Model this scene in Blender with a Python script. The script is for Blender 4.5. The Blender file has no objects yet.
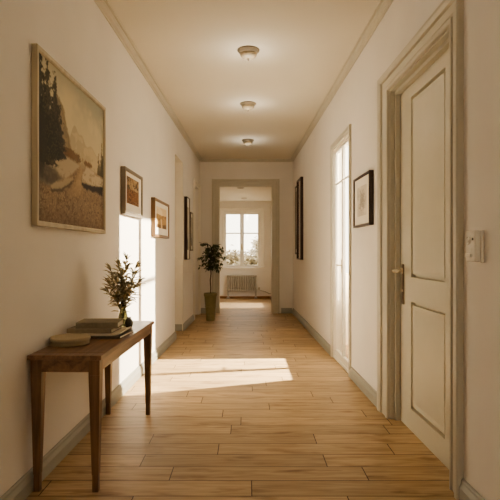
import bpy, bmesh, math, random
import numpy as np
from mathutils import Vector, Matrix, Euler

random.seed(7)
C = bpy.context.scene.collection
PI = math.pi
EYE = 1.2

# ------------------------------------------------------------------ layout of the corridor
def XL(y): return -1.155 + 0.0233 * y          # inner face of the left wall (the corridor narrows a little)
def XR(y): return 1.096 - 0.0194 * y           # inner face of the right wall
Y_REAR, Y_END, Y_BACK = -1.7, 9.8, 12.92
CEIL, CEIL2 = 3.01, 2.505

# ------------------------------------------------------------------ materials
def new_mat(name):
    m = bpy.data.materials.new(name); m.use_nodes = True
    nt = m.node_tree; nt.nodes.clear()
    out = nt.nodes.new('ShaderNodeOutputMaterial')
    b = nt.nodes.new('ShaderNodeBsdfPrincipled')
    nt.links.new(b.outputs[0], out.inputs[0])
    return m, nt, b, out

def lin(c):
    return tuple(((v / 255) / 12.92 if v / 255 <= .04045 else ((v / 255 + .055) / 1.055) ** 2.4) for v in c) + (1,)

def plain(name, rgb, rough=.6, metal=0., spec=.4, var=.06, scale=8., bump=0., bscale=120., stretch=(1, 1, 1)):
    """paint-like material: base colour with slight noise variation and optional fine bump"""
    m, nt, b, out = new_mat(name)
    N = nt.nodes.new; L = nt.links.new
    tc = N('ShaderNodeTexCoord'); mp = N('ShaderNodeMapping'); mp.inputs['Scale'].default_value = stretch
    L(tc.outputs['Object'], mp.inputs[0])
    no = N('ShaderNodeTexNoise'); no.inputs['Scale'].default_value = scale; no.inputs['Detail'].default_value = 4
    L(mp.outputs[0], no.inputs['Vector'])
    r = N('ShaderNodeValToRGB')
    c = lin(rgb)
    r.color_ramp.elements[0].position = .3; r.color_ramp.elements[1].position = .7
    r.color_ramp.elements[0].color = tuple(x * (1 - var) for x in c[:3]) + (1,)
    r.color_ramp.elements[1].color = tuple(min(1, x * (1 + var)) for x in c[:3]) + (1,)
    L(no.outputs[0], r.inputs[0]); L(r.outputs[0], b.inputs['Base Color'])
    b.inputs['Roughness'].default_value = rough; b.inputs['Metallic'].default_value = metal
    b.inputs['Specular IOR Level'].default_value = spec
    if bump:
        n2 = N('ShaderNodeTexNoise'); n2.inputs['Scale'].default_value = bscale; n2.inputs['Detail'].default_value = 3
        L(mp.outputs[0], n2.inputs['Vector'])
        bp = N('ShaderNodeBump'); bp.inputs['Strength'].default_value = bump; bp.inputs['Distance'].default_value = .01
        L(n2.outputs[0], bp.inputs['Height']); L(bp.outputs[0], b.inputs['Normal'])
    return m

def wood(name, dark, light, rough=.4, axis='x', scale=1.0):
    m, nt, b, out = new_mat(name)
    N = nt.nodes.new; L = nt.links.new
    tc = N('ShaderNodeTexCoord'); mp = N('ShaderNodeMapping')
    s = {'x': (1.5, 22, 22), 'y': (22, 1.5, 22), 'z': (22, 22, 1.5)}[axis]
    mp.inputs['Scale'].default_value = tuple(v * scale for v in s)
    L(tc.outputs['Object'], mp.inputs[0])
    no = N('ShaderNodeTexNoise'); no.inputs['Scale'].default_value = 1.6; no.inputs['Detail'].default_value = 6; no.inputs['Distortion'].default_value = .6
    L(mp.outputs[0], no.inputs['Vector'])
    r = N('ShaderNodeValToRGB'); e = r.color_ramp.elements
    e[0].position = .32; e[1].position = .68; e[0].color = lin(dark); e[1].color = lin(light)
    L(no.outputs[0], r.inputs[0]); L(r.outputs[0], b.inputs['Base Color'])
    b.inputs['Roughness'].default_value = rough
    bp = N('ShaderNodeBump'); bp.inputs['Strength'].default_value = .08; bp.inputs['Distance'].default_value = .005
    L(no.outputs[0], bp.inputs['Height']); L(bp.outputs[0], b.inputs['Normal'])
    return m

def floor_mat():
    """oak planks laid across the corridor: row height .167 m, staggered end joints"""
    m, nt, b, out = new_mat('oak_planks')
    N = nt.nodes.new; L = nt.links.new
    def math_(op, a, bb=None, c=None):
        n = N('ShaderNodeMath'); n.operation = op
        for i, v in enumerate((a, bb, c)):
            if v is None: continue
            if isinstance(v, (int, float)): n.inputs[i].default_value = v
            else: L(v, n.inputs[i])
        return n.outputs[0]
    tc = N('ShaderNodeTexCoord'); sp = N('ShaderNodeSeparateXYZ'); L(tc.outputs['Object'], sp.inputs[0])
    X, Y = sp.outputs[0], sp.outputs[1]
    RH, PL = .168, 1.05
    yr = math_('DIVIDE', math_('ADD', Y, .062), RH)
    row = math_('FLOOR', yr); fy = math_('FRACT', yr)
    wn = N('ShaderNodeTexWhiteNoise'); wn.noise_dimensions = '1D'; L(row, wn.inputs['W'])
    xr = math_('DIVIDE', math_('ADD', math_('ADD', X, 40.0), math_('MULTIPLY', wn.outputs['Value'], PL * 3)), PL)
    col = math_('FLOOR', xr); fx = math_('FRACT', xr)
    cx = N('ShaderNodeCombineXYZ'); L(row, cx.inputs[0]); L(col, cx.inputs[1])
    wn2 = N('ShaderNodeTexWhiteNoise'); wn2.noise_dimensions = '2D'; L(cx.outputs[0], wn2.inputs['Vector'])
    # joints
    dy = math_('MINIMUM', fy, math_('SUBTRACT', 1.0, fy))
    dx = math_('MINIMUM', fx, math_('SUBTRACT', 1.0, fx))
    jy = math_('LESS_THAN', dy, .0028 / RH); jx = math_('LESS_THAN', dx, .0026 / PL)
    joint = math_('MAXIMUM', jy, jx)
    # grain, offset per plank
    off = N('ShaderNodeCombineXYZ')
    L(math_('ADD', X, math_('MULTIPLY', wn2.outputs['Value'], 31.0)), off.inputs[0])
    L(math_('ADD', Y, math_('MULTIPLY', row, 1.37)), off.inputs[1])
    mp = N('ShaderNodeMapping'); mp.inputs['Scale'].default_value = (2.2, 26, 1); L(off.outputs[0], mp.inputs[0])
    g = N('ShaderNodeTexNoise'); g.inputs['Scale'].default_value = 1.5; g.inputs['Detail'].default_value = 7; g.inputs['Distortion'].default_value = .7
    L(mp.outputs[0], g.inputs['Vector'])
    gr = N('ShaderNodeValToRGB'); e = gr.color_ramp.elements
    e[0].position = .25; e[0].color = lin((162, 134, 98)); e[1].position = .72; e[1].color = lin((202, 176, 138))
    L(g.outputs[0], gr.inputs[0])
    # smoky knots
    mp2 = N('ShaderNodeMapping'); mp2.inputs['Scale'].default_value = (3.4, 13, 1); L(off.outputs[0], mp2.inputs[0])
    k = N('ShaderNodeTexNoise'); k.inputs['Scale'].default_value = 1.; k.inputs['Detail'].default_value = 3; L(mp2.outputs[0], k.inputs['Vector'])
    kr = N('ShaderNodeValToRGB'); e = kr.color_ramp.elements
    e[0].position = .56; e[0].color = (0, 0, 0, 1); e[1].position = .76; e[1].color = (1, 1, 1, 1)
    L(k.outputs[0], kr.inputs[0])
    mx = N('ShaderNodeMixRGB'); mx.inputs[2].default_value = lin((116, 82, 48))
    L(math_('MULTIPLY', kr.outputs[0], .8), mx.inputs[0]); L(gr.outputs[0], mx.inputs[1])
    # tone per plank
    hs = N('ShaderNodeHueSaturation'); L(mx.outputs[0], hs.inputs['Color'])
    L(math_('ADD', .86, math_('MULTIPLY', wn2.outputs['Value'], .26)), hs.inputs['Value'])
    mj = N('ShaderNodeMixRGB'); mj.inputs[2].default_value = lin((66, 46, 26))
    L(math_('MULTIPLY', joint, .95), mj.inputs[0]); L(hs.outputs[0], mj.inputs[1])
    L(mj.outputs[0], b.inputs['Base Color'])
    rr = N('ShaderNodeMapRange'); rr.inputs['To Min'].default_value = .40; rr.inputs['To Max'].default_value = .56
    L(g.outputs[0], rr.inputs['Value']); L(rr.outputs[0], b.inputs['Roughness'])
    b.inputs['Specular IOR Level'].default_value = .32
    bp = N('ShaderNodeBump'); bp.inputs['Strength'].default_value = .25; bp.inputs['Distance'].default_value = .004
    L(math_('SUBTRACT', math_('MULTIPLY', g.outputs[0], .25), joint), bp.inputs['Height']); L(bp.outputs[0], b.inputs['Normal'])
    return m

def painted(name, rough=.55):
    """picture surface coloured from its own colour attribute"""
    m, nt, b, out = new_mat(name)
    a = nt.nodes.new('ShaderNodeVertexColor'); a.layer_name = 'paint'
    nt.links.new(a.outputs[0], b.inputs['Base Color'])
    b.inputs['Roughness'].default_value = rough; b.inputs['Specular IOR Level'].default_value = .25
    return m

def pane_glass(name, gloss=.06, tint=(1, 1, 1, 1)):
    m, nt, b, out = new_mat(name); nt.nodes.remove(b)
    t = nt.nodes.new('ShaderNodeBsdfTransparent'); t.inputs[0].default_value = tint
    g = nt.nodes.new('ShaderNodeBsdfGlossy'); g.inputs['Roughness'].default_value = .03
    mx = nt.nodes.new('ShaderNodeMixShader'); mx.inputs[0].default_value = gloss
    nt.links.new(t.outputs[0], mx.inputs[1]); nt.links.new(g.outputs[0], mx.inputs[2]); nt.links.new(mx.outputs[0], out.inputs[0])
    return m

def leaf_mat(name, rgb, rgb2, trans=.25):
    m, nt, b, out = new_mat(name)
    N = nt.nodes.new; L = nt.links.new
    tc = N('ShaderNodeTexCoord'); no = N('ShaderNodeTexNoise'); no.inputs['Scale'].default_value = 18
    L(tc.outputs['Object'], no.inputs['Vector'])
    r = N('ShaderNodeValToRGB'); e = r.color_ramp.elements
    e[0].position = .35; e[1].position = .65; e[0].color = lin(rgb); e[1].color = lin(rgb2)
    L(no.outputs[0], r.inputs[0]); L(r.outputs[0], b.inputs['Base Color'])
    b.inputs['Roughness'].default_value = .5
    t = N('ShaderNodeBsdfTranslucent'); L(r.outputs[0], t.inputs[0])
    mx = N('ShaderNodeMixShader'); mx.inputs[0].default_value = trans
    L(b.outputs[0], mx.inputs[1]); L(t.outputs[0], mx.inputs[2]); L(mx.outputs[0], out.inputs[0])
    return m

M = dict(
    wall=plain('wall_plaster', (227, 222, 215), .85, spec=.15, var=.02, scale=2.5, bump=.05, bscale=260),
    ceil=plain('ceiling_paint', (219, 213, 200), .9, spec=.1, var=.015, scale=1.5),
    trim=plain('greige_paint', (198, 192, 177), .42, var=.02),
    door=plain('door_paint', (208, 202, 184), .40, var=.02),
    base=plain('baseboard_grey_paint', (160, 158, 148), .45, var=.03),
    white=plain('white_paint', (228, 222, 210), .45, var=.02),
    floor=floor_mat(),
    walnut=wood('walnut_x', (108, 80, 60), (150, 116, 90), .34, 'y'),
    walnut_z=wood('walnut_leg', (100, 74, 52), (138, 104, 76), .4, 'z'),
    oakframe=wood('pale_gilt_wood', (176, 162, 134), (200, 186, 158), .45, 'z', .6),
    greyframe=plain('taupe_frame', (134, 122, 106), .45, var=.08, scale=20),
    brownframe=plain('bronze_brown_frame', (122, 94, 64), .42, var=.08, scale=20),
    darkframe=wood('dark_brown_frame', (40, 22, 14), (62, 36, 24), .35, 'z'),
    blackframe=plain('black_frame', (34, 28, 24), .4, var=.05),
    mat=plain('mat_board', (232, 226, 214), .85, spec=.1, var=.01),
    cavas=painted('painted_canvas', .6), print=painted('printed_paper', .6),
    mirror=plain('mirror_silver', (215, 212, 205), .12, metal=1., var=.01),
    brass=plain('aged_brass', (206, 192, 164), .38, metal=.2, var=.12, scale=40),
    brassdark=plain('dark_bronze', (92, 72, 50), .4, metal=.8, var=.12, scale=40),
    nickel=plain('satin_beige_metal', (146, 134, 116), .42, metal=.3, var=.05),
    frost=plain('ribbed_glass_shade', (176, 162, 138), .25, var=.05, scale=30, spec=.6),
    plastic=plain('ivory_plastic', (232, 226, 214), .4, var=.02),
    plasticd=plain('grey_plastic', (96, 90, 80), .4, var=.03),
    glass=pane_glass('window_pane_glass'),
    bookA=plain('olive_grey_cloth', (146, 136, 116), .75, var=.12, scale=60, bump=.1),
    bookB=plain('grey_brown_cover', (158, 144, 122), .6, var=.1, scale=40),
    bookC=plain('charcoal_cover', (110, 102, 88), .45, var=.08),
    paper=plain('page_edges', (222, 212, 192), .85, var=.14, scale=30, stretch=(1, 1, 40)),
    box=plain('beige_card', (176, 160, 130), .6, var=.06, scale=30),
    boxin=plain('beige_card_rim', (156, 140, 112), .6, var=.06, scale=30),
    jar=plain('dark_ceramic', (78, 68, 54), .25, var=.08, scale=20),
    pot=plain('olive_glaze', (136, 126, 92), .42, var=.10, scale=12),
    soil=plain('soil', (48, 36, 26), .95, var=.3, scale=60, bump=.5),
    bark=plain('bark', (98, 82, 60), .85, var=.2, scale=40, bump=.2),
    twig=plain('twig', (84, 74, 44), .8, var=.15, scale=40),
    leafT=leaf_mat('ficus_leaf', (62, 70, 48), (98, 106, 74), .25),
    leafV=leaf_mat('olive_leaf', (158, 148, 118), (208, 196, 164), .35),
    leafO=leaf_mat('hazy_leaf', (140, 126, 98), (176, 162, 132), .2),  # distance haze is put into the pale colour of leaf and bark
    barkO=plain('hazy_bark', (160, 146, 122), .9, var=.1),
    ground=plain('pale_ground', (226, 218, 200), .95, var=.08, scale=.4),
    concrete=plain('added_parapet_render', (214, 204, 186), .9, var=.04, scale=3),
    radiator=plain('radiator_enamel', (170, 162, 148), .4, var=.02),
    skirt2=wood('oak_skirting', (120, 82, 50), (150, 106, 68), .5, 'x'),
)
def clear_glass():
    m, nt, b, out = new_mat('bottle_glass')
    b.inputs['Base Color'].default_value = lin((176, 172, 140)); b.inputs['Roughness'].default_value = .04
    b.inputs['Transmission Weight'].default_value = .85; b.inputs['IOR'].default_value = 1.2
    return m
M['bottle'] = clear_glass()

# ------------------------------------------------------------------ mesh helpers
class MB:
    def __init__(s): s.v = []; s.f = []; s.m = []
    def add(s, vs, fs, mi=0):
        o = len(s.v); s.v += [tuple(v) for v in vs]
        for f in fs: s.f.append(tuple(i + o for i in f)); s.m.append(mi)
        return s
    def box(s, x0, x1, y0, y1, z0, z1, mi=0):
        vs = [(x, y, z) for z in (z0, z1) for (x, y) in ((x0, y0), (x1, y0), (x1, y1), (x0, y1))]
        return s.add(vs, [(3, 2, 1, 0), (4, 5, 6, 7), (0, 1, 5, 4), (1, 2, 6, 5), (2, 3, 7, 6), (3, 0, 4, 7)], mi)
    def hexa(s, bot, top, mi=0):
        return s.add(list(bot) + list(top), [(3, 2, 1, 0), (4, 5, 6, 7), (0, 1, 5, 4), (1, 2, 6, 5), (2, 3, 7, 6), (3, 0, 4, 7)], mi)
    def lathe(s, prof, c=(0, 0, 0), n=32, mi=0, rib=0., axis='z'):
        vs = []; fs = []
        for (r, z) in prof:
            for k in range(n):
                a = 2 * PI * k / n; rr = r * (1 + (rib if k % 2 else 0))
                p = (rr * math.cos(a), rr * math.sin(a), z)
                if axis == 'y': p = (p[0], p[2], -p[1])
                if axis == 'x': p = (p[2], p[0], p[1])
                vs.append((p[0] + c[0], p[1] + c[1], p[2] + c[2]))
        for i in range(len(prof) - 1):
            for k in range(n):
                k2 = (k + 1) % n
                fs.append((i * n + k, i * n + k2, (i + 1) * n + k2, (i + 1) * n + k))
        fs.append(tuple(range(n))[::-1]); fs.append(tuple((len(prof) - 1) * n + k for k in range(n)))
        return s.add(vs, fs, mi)
    def tube(s, pts, rad, n=10, mi=0):
        pts = [Vector(p) for p in pts]
        if isinstance(rad, (int, float)): rad = [rad] * len(pts)
        vs = []; fs = []
        t0 = (pts[1] - pts[0]).normalized()
        ref = Vector((0, 0, 1)) if abs(t0.z) < .9 else Vector((1, 0, 0))
        for i, p in enumerate(pts):
            a = pts[max(0, i - 1)]; b = pts[min(len(pts) - 1, i + 1)]
            t = (b - a).normalized(); u = t.cross(ref)
            if u.length < 1e-4: u = t.cross(Vector((0, 1, 0)))
            u.normalize(); w = t.cross(u)
            for k in range(n):
                an = 2 * PI * k / n
                vs.append(p + (u * math.cos(an) + w * math.sin(an)) * rad[i])
        for i in range(len(pts) - 1):
            for k in range(n):
                k2 = (k + 1) % n
                fs.append((i * n + k, i * n + k2, (i + 1) * n + k2, (i + 1) * n + k))
        fs.append(tuple(range(n))[::-1]); fs.append(tuple((len(pts) - 1) * n + k for k in range(n)))
        return s.add(vs, fs, mi)
    def ring_frame(s, x0, x1, z0, z1, prof, mi=0, closed=True, fs_=(1, 1, 1)):
        """sweep profile [(offset outward, height out of wall)] round a rectangle (closed) or up-over-down (open).
        fs_: width factors for the x0 side, the top (and bottom), the x1 side"""
        a, t, b = fs_
        vs = []; fs = []
        for (o, h) in prof:
            if closed: cs = [(x0 - o * a, z0 - o * t), (x1 + o * b, z0 - o * t), (x1 + o * b, z1 + o * t), (x0 - o * a, z1 + o * t)]
            else: cs = [(x0 - o * a, z0), (x0 - o * a, z1 + o * t), (x1 + o * b, z1 + o * t), (x1 + o * b, z0)]
            vs += [(x, h, z) for x, z in cs]
        np_ = len(prof)
        for i in range(np_):
            j = (i + 1) % np_
            for k in range(4 if closed else 3):
                k2 = (k + 1) % 4
                fs.append((i * 4 + k, i * 4 + k2, j * 4 + k2, j * 4 + k))
        if not closed:
            fs.append(tuple(i * 4 for i in range(np_))); fs.append(tuple(i * 4 + 3 for i in range(np_))[::-1])
        return s.add(vs, fs, mi)
    def build(s, name, mats, parent=None, bevel=0., smooth=False, loc=None, rotz=0., segs=2):
        me = bpy.data.meshes.new(name); me.from_pydata(s.v, [], s.f)
        if not isinstance(mats, (list, tuple)): mats = [mats]
        for m in mats: me.materials.append(m)
        me.polygons.foreach_set('material_index', s.m)
        bm = bmesh.new(); bm.from_mesh(me); bmesh.ops.recalc_face_normals(bm, faces=bm.faces); bm.to_mesh(me); bm.free()
        o = bpy.data.objects.new(name, me); C.objects.link(o)
        if parent: o.parent = parent
        if loc: o.location = loc
        o.rotation_euler.z = rotz
        if bevel:
            b = o.modifiers.new('bevel', 'BEVEL'); b.width = bevel; b.segments = segs; b.limit_method = 'ANGLE'; b.angle_limit = .6
        if smooth:
            me.polygons.foreach_set('use_smooth', [True] * len(me.polygons))
            if smooth != 'all':
                me.set_sharp_from_angle(angle=.7)
        me.update()
        return o

def tag(o, label=None, cat=None, group=None, kind=None):
    if label: o['label'] = label
    if cat: o['category'] = cat
    if group: o['group'] = group
    if kind: o['kind'] = kind
    return o
def thing(name, label, cat, loc=(0, 0, 0), rotz=0., group=None, kind=None):
    o = bpy.data.objects.new(name, None); o.empty_display_size = .1; C.objects.link(o)
    o.location = loc; o.rotation_euler.z = rotz
    return tag(o, label, cat, group, kind)

ROT_L = -PI / 2 - math.atan(.0233)        # local x runs toward the camera, local y out of the left wall
ROT_R = PI / 2 + math.atan(.0194)         # local x runs away from the camera, local y out of the right wall
def on_left(y, z): return (XL(y), y, z), ROT_L
def on_right(y, z): return (XR(y), y, z), ROT_R

# ------------------------------------------------------------------ the room shell
def wall_mesh(name, fx, s0, s1, z0, z1, thick, holes, mat, axis='y'):
    """slab along Y (inner face x = fx(y)) or along X (axis='x', inner face y = fx(x)), with rectangular openings"""
    ss = sorted({s0, s1, *[h[0] for h in holes], *[h[1] for h in holes]})
    zs = sorted({z0, z1, *[h[2] for h in holes], *[h[3] for h in holes]})
    ss = [s for s in ss if s0 <= s <= s1]; zs = [z for z in zs if z0 <= z <= z1]
    def hole(i, j):
        if i < 0 or j < 0 or i >= len(ss) - 1 or j >= len(zs) - 1: return True
        a = (ss[i] + ss[i + 1]) / 2; b = (zs[j] + zs[j + 1]) / 2
        return any(h[0] < a < h[1] and h[2] < b < h[3] for h in holes)
    def P(s, z, k):
        v = fx(s) + (thick if k else 0)
        return (v, s, z) if axis == 'y' else (s, v, z)
    m = MB()
    for i in range(len(ss) - 1):
        for j in range(len(zs) - 1):
            if hole(i, j): continue
            a, b, c, d = ss[i], ss[i + 1], zs[j], zs[j + 1]
            for k in (0, 1): m.add([P(a, c, k), P(b, c, k), P(b, d, k), P(a, d, k)], [(0, 1, 2, 3)])
            for (di, dj, e) in ((-1, 0, ((a, c), (a, d))), (1, 0, ((b, c), (b, d))), (0, -1, ((a, c), (b, c))), (0, 1, ((a, d), (b, d)))):
                if hole(i + di, j + dj):
                    (p, q), (r, t) = e
                    m.add([P(p, q, 0), P(r, t, 0), P(r, t, 1), P(p, q, 1)], [(0, 1, 2, 3)])
    bm = bmesh.new(); me = bpy.data.meshes.new(name); me.from_pydata(m.v, [], m.f); bm.from_mesh(me)
    bmesh.ops.remove_doubles(bm, verts=bm.verts, dist=1e-5); bmesh.ops.recalc_face_normals(bm, faces=bm.faces)
    bm.to_mesh(me); bm.free(); me.materials.append(mat)
    o = bpy.data.objects.new(name, me); C.objects.link(o); o['kind'] = 'structure'
    return o

def struct(mb, name, mat, **k): return tag(mb.build(name, mat, **k), kind='structure')

# openings (given as y-range along the wall and height range)
D1 = (2.54, 3.60, 0.0, 2.36)          # painted door, right wall
G1 = (4.86, 5.70, 0.0, 2.36)          # glazed door, right wall
L1 = (6.90, 7.63, 0.0, 2.57)          # deep doorway, left wall
L2 = (8.92, 9.58, 0.0, 2.40)          # door near the end, left wall

struct(MB().box(-2.6, 1.6, Y_REAR - .15, Y_BACK + .2, -.12, 0), 'floor', M['floor'])
struct(MB().box(-1.5, 1.5, Y_REAR - .15, Y_END + .11, CEIL, CEIL + .12), 'ceiling', M['ceil'])
struct(MB().box(-2.0, .80, Y_END + .11, Y_BACK + .2, CEIL2, CEIL2 + .12), 'ceiling', M['ceil'])
def align(o, x0, ang):
    """give a slanting wall its own axes"""
    mt = Matrix.Translation((x0, 0, 0)) @ Matrix.Rotation(ang, 4, 'Z'); o.data.transform(mt.inverted()); o.matrix_world = mt
align(wall_mesh('wall_left', XL, Y_REAR, Y_END, 0, CEIL, -.24, [L1, L2], M['wall']), XL(0), -math.atan(.0233))
align(wall_mesh('wall_right', XR, Y_REAR, Y_END, 0, CEIL, .10, [D1, G1], M['wall']), XR(0), math.atan(.0194))
RW_ = (-.62, .54, .95, 2.25)
wall_mesh('wall_rear', lambda x: Y_REAR, -1.45, 1.3, 0, CEIL, -.12, [RW_], M['wall'], 'x')
w3 = bpy.data.objects.new('added_window_3', None); C.objects.link(w3); w3.location = (0, Y_REAR, 0); w3['kind'] = 'structure'; w3['label'] = 'added unseen window in the near end wall behind the viewer, for fill light'  # added window out of view, brings fill light from behind the camera
DW = (-.553, .498, 0.0, 2.494)        # doorway in the end wall
wall_mesh('wall_end', lambda x: Y_END, XL(Y_END) - .2, XR(Y_END) + .11, 0, CEIL, .11, [DW], M['wall'], 'x')
# the room beyond
WIN = (-.60, .34, .80, 2.235)
FR_X0, FR_X1 = -1.85, .62
wall_mesh('wall_back', lambda x: Y_BACK, FR_X0 - .1, FR_X1 + .12, 0, CEIL2, .16, [WIN], M['wall'], 'x')
FW = (10.80, 11.75, .30, 1.9)
wall_mesh('wall_far_right', lambda y: FR_X1, Y_END + .11, Y_BACK, 0, CEIL2, .12, [FW], M['wall'])
struct(MB().box(FR_X0 - .1, FR_X0, Y_END + .11, Y_BACK, 0, CEIL2), 'wall_far_left', M['wall'])
struct(MB().box(FR_X0 - .1, XL(Y_END) - .2, Y_END, Y_END + .11, 0, CEIL2), 'wall_far_near', M['wall'])

# baseboards: moulded profile (out of wall, height)
BP = [(0, 0), (.022, 0), (.022, .062), (.017, .072), (.012, .084), (.012, .096), (.006, .104), (0, .104)]
def run_along(name, fx, y0, y1, prof, sgn, mat):
    m = MB(); n = len(prof)
    for y in (y0, y1):
        for (p, z) in prof: m.v.append((fx(y) + sgn * (p + .0005), y, z))
    m.add([], [])
    for i in range(n):
        j = (i + 1) % n; m.f.append((i, j, n + j, n + i)); m.m.append(0)
    m.f.append(tuple(range(n))); m.m.append(0); m.f.append(tuple(range(n, 2 * n))[::-1]); m.m.append(0)
    return struct(m, name, mat)
def run_across(name, yface, x0, x1, prof, sgn, mat):
    m = MB(); n = len(prof)
    for x in (x0, x1):
        for (p, z) in prof: m.v.append((x, yface + sgn * (p + .0005), z))
    for i in range(n):
        j = (i + 1) % n; m.f.append((i, j, n + j, n + i)); m.m.append(0)
    m.f.append(tuple(range(n))); m.m.append(0); m.f.append(tuple(range(n, 2 * n))[::-1]); m.m.append(0)
    return struct(m, name, mat)
run_along('baseboard_left', XL, Y_REAR, L1[0], BP, 1, M['base'])
run_along('baseboard_left', XL, L1[1], 8.80, BP, 1, M['base'])
run_along('baseboard_right', XR, Y_REAR, 2.42, BP, -1, M['base'])
run_along('baseboard_right', XR, 3.83, 4.79, BP, -1, M['base'])
run_along('baseboard_right', XR, 5.77, Y_END - .03, BP, -1, M['base'])
run_across('baseboard_end', Y_END, .67, XR(Y_END) - .025, BP, -1, M['base'])
run_across('baseboard_end', Y_END, XL(Y_END) + .025, -.71, BP, -1, M['base'])
run_across('baseboard_back', Y_BACK, FR_X0, FR_X1 - .03, [(0, 0), (.02, 0), (.02, .05), (.012, .06), (0, .06)], -1, M['skirt2'])
run_along('baseboard_far_right', lambda y: FR_X1, Y_END + .12, Y_BACK - .001, [(0, 0), (.02, 0), (.02, .05), (.012, .06), (0, .06)], -1, M['skirt2'])
# crown moulding
CP = [(0, CEIL), (0, CEIL - .046), (.010, CEIL - .046), (.012, CEIL - .038), (.016, CEIL - .036), (.032, CEIL - .030), (.040, CEIL - .018), (.044, CEIL - .017), (.046, CEIL - .008), (.064, CEIL - .008), (.064, CEIL)]
CP = [(p, z - .0005) for p, z in CP]
run_along('trim_crown_left', XL, Y_REAR, Y_END, CP, 1, M['trim'])
run_along('trim_crown_right', XR, Y_REAR, Y_END, CP, -1, M['trim'])
run_across('trim_crown_end', Y_END, XL(Y_END) + .03, XR(Y_END) - .03, CP, -1, M['trim'])

# architrave profile: offset 0..1 (scaled by width), height
def arch_prof(w, h=.028):
    return [(0, -.002), (0, h * .55), (w * .06, h * .7), (w * .18, h * .7), (w * .20, h * .3), (w * .26, h * .3), (w * .28, h * .5), (w * .58, h * .55), (w * .60, h * .35), (w * .64, h * .35), (w * .66, h * .85), (w * .80, h * 1.15), (w * .96, h * 1.1), (w, h * .8), (w, -.002)]

# end doorway casing
cas = thing('trim_doorway', 'pale moulded casing round the open doorway at the end of the hall', 'door frame', (0, Y_END - .001, 0), PI, kind='structure')
m = MB().ring_frame(-.498, .553, 0, 2.494, arch_prof(.135, .03), closed=False); m.build('casing', M['trim'], cas)
m = MB()
m.box(.538, .5525, -.112, .0, 0, 2.494); m.box(-.4975, -.483, -.112, .0, 0, 2.494); m.box(-.483, .538, -.112, .0, 2.48, 2.4935)
m.build('jamb', M['trim'], cas)

# ---------------- the painted door on the right (door_1)
def y_local(y, y0): return y - y0
yc = 3.07
loc, rot = on_right(yc, 0)
cosR = math.cos(math.atan(.0194))
d1 = thing('door_1', 'closed greige two-panel door with brass handle on the right wall', 'door', loc, rot, kind='structure')
a, b = D1[0] - yc, D1[1] - yc
m = MB().ring_frame(a, b, 0, 2.36, [(-.001, -.001)] + arch_prof(.125, .032)[1:-1] + [(.125, -.001)], closed=False, fs_=(.95, 1.15, 1.7)); m.build('architrave', M['trim'], d1, bevel=.002)
m = MB()
for (x0, x1) in ((a, a + .012), (b - .012, b)): m.box(x0, x1, -.099, .0, 0, 2.36)
m.box(a + .012, b - .012, -.099, 0, 2.348, 2.36)
# rebate stop in front of the leaf
m.box(b - .040, b - .012, -.066, -.032, 0, 2.348); m.box(a + .012, a + .04, -.066, -.032, 0, 2.348); m.box(a + .04, b - .04, -.066, -.032, 2.320, 2.348)
m.build('jamb', M['trim'], d1, bevel=.002)
# leaf with two sunk panels
la, lb, lz0, lz1 = a + .012, b - .012, .004, 2.348
YF = -.067
px0, px1 = 2.795 - yc, 3.345 - yc
leaf = MB()
leaf.box(la, lb, -.098, YF - .0285, lz0, lz1)
rows = [(.15, .865), (1.03, 2.235)]
leaf.box(la, px0, YF - .0285, YF, lz0, lz1); leaf.box(px1, lb, YF - .0285, YF, lz0, lz1)
leaf.box(px0, px1, YF - .0285, YF, lz0, rows[0][0]); leaf.box(px0, px1, YF - .0285, YF, rows[0][1], rows[1][0]); leaf.box(px0, px1, YF - .0285, YF, rows[1][1], lz1)
lf = leaf.build('door_leaf', M['door'], d1)
for (z0, z1) in rows:
    p = MB(); g_ = .021; rw = .03
    p.box(px0 + g_, px1 - g_, YF - .028, YF - .007, z0 + g_, z1 - g_)
    p.ring_frame(px0 + g_ + rw, px1 - g_ - rw, z0 + g_ + rw, z1 - g_ - rw, [(0, YF - .0079), (0, YF - .0075), (rw * .7, YF - .004), (rw, YF - .004), (rw, YF - .0079)])
    pm = p.build('door_panel', M['door'], lf)
# handle: long back plate, lever, key hole
hy = 3.50 - yc
h = MB().box(hy - .021, hy + .021, YF + .0005, YF + .007, .835, 1.115); hp = h.build('back_plate', M['brassdark'], lf, bevel=.003)
h = MB().tube([(hy, YF + .006, 1.068), (hy, YF + .058, 1.068), (hy - .006, YF + .068, 1.068), (hy - .03, YF + .070, 1.069), (hy - .08, YF + .068, 1.070), (hy - .11, YF + .064, 1.066)], [.012, .011, .014, .0135, .0125, .010], 12)
h.lathe([(.018, 0), (.018, .006), (.013, .010)], (hy, YF + .006, 1.068), 20, axis='y')
h.build('lever_handle', M['brass'], lf, smooth=True)
h = MB().lathe([(.009, 0), (.009, .004), (.006, .005)], (hy, YF + .0065, .93), 16, axis='y'); h.build('key_hole', M['brass'], lf, smooth=True)

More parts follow.
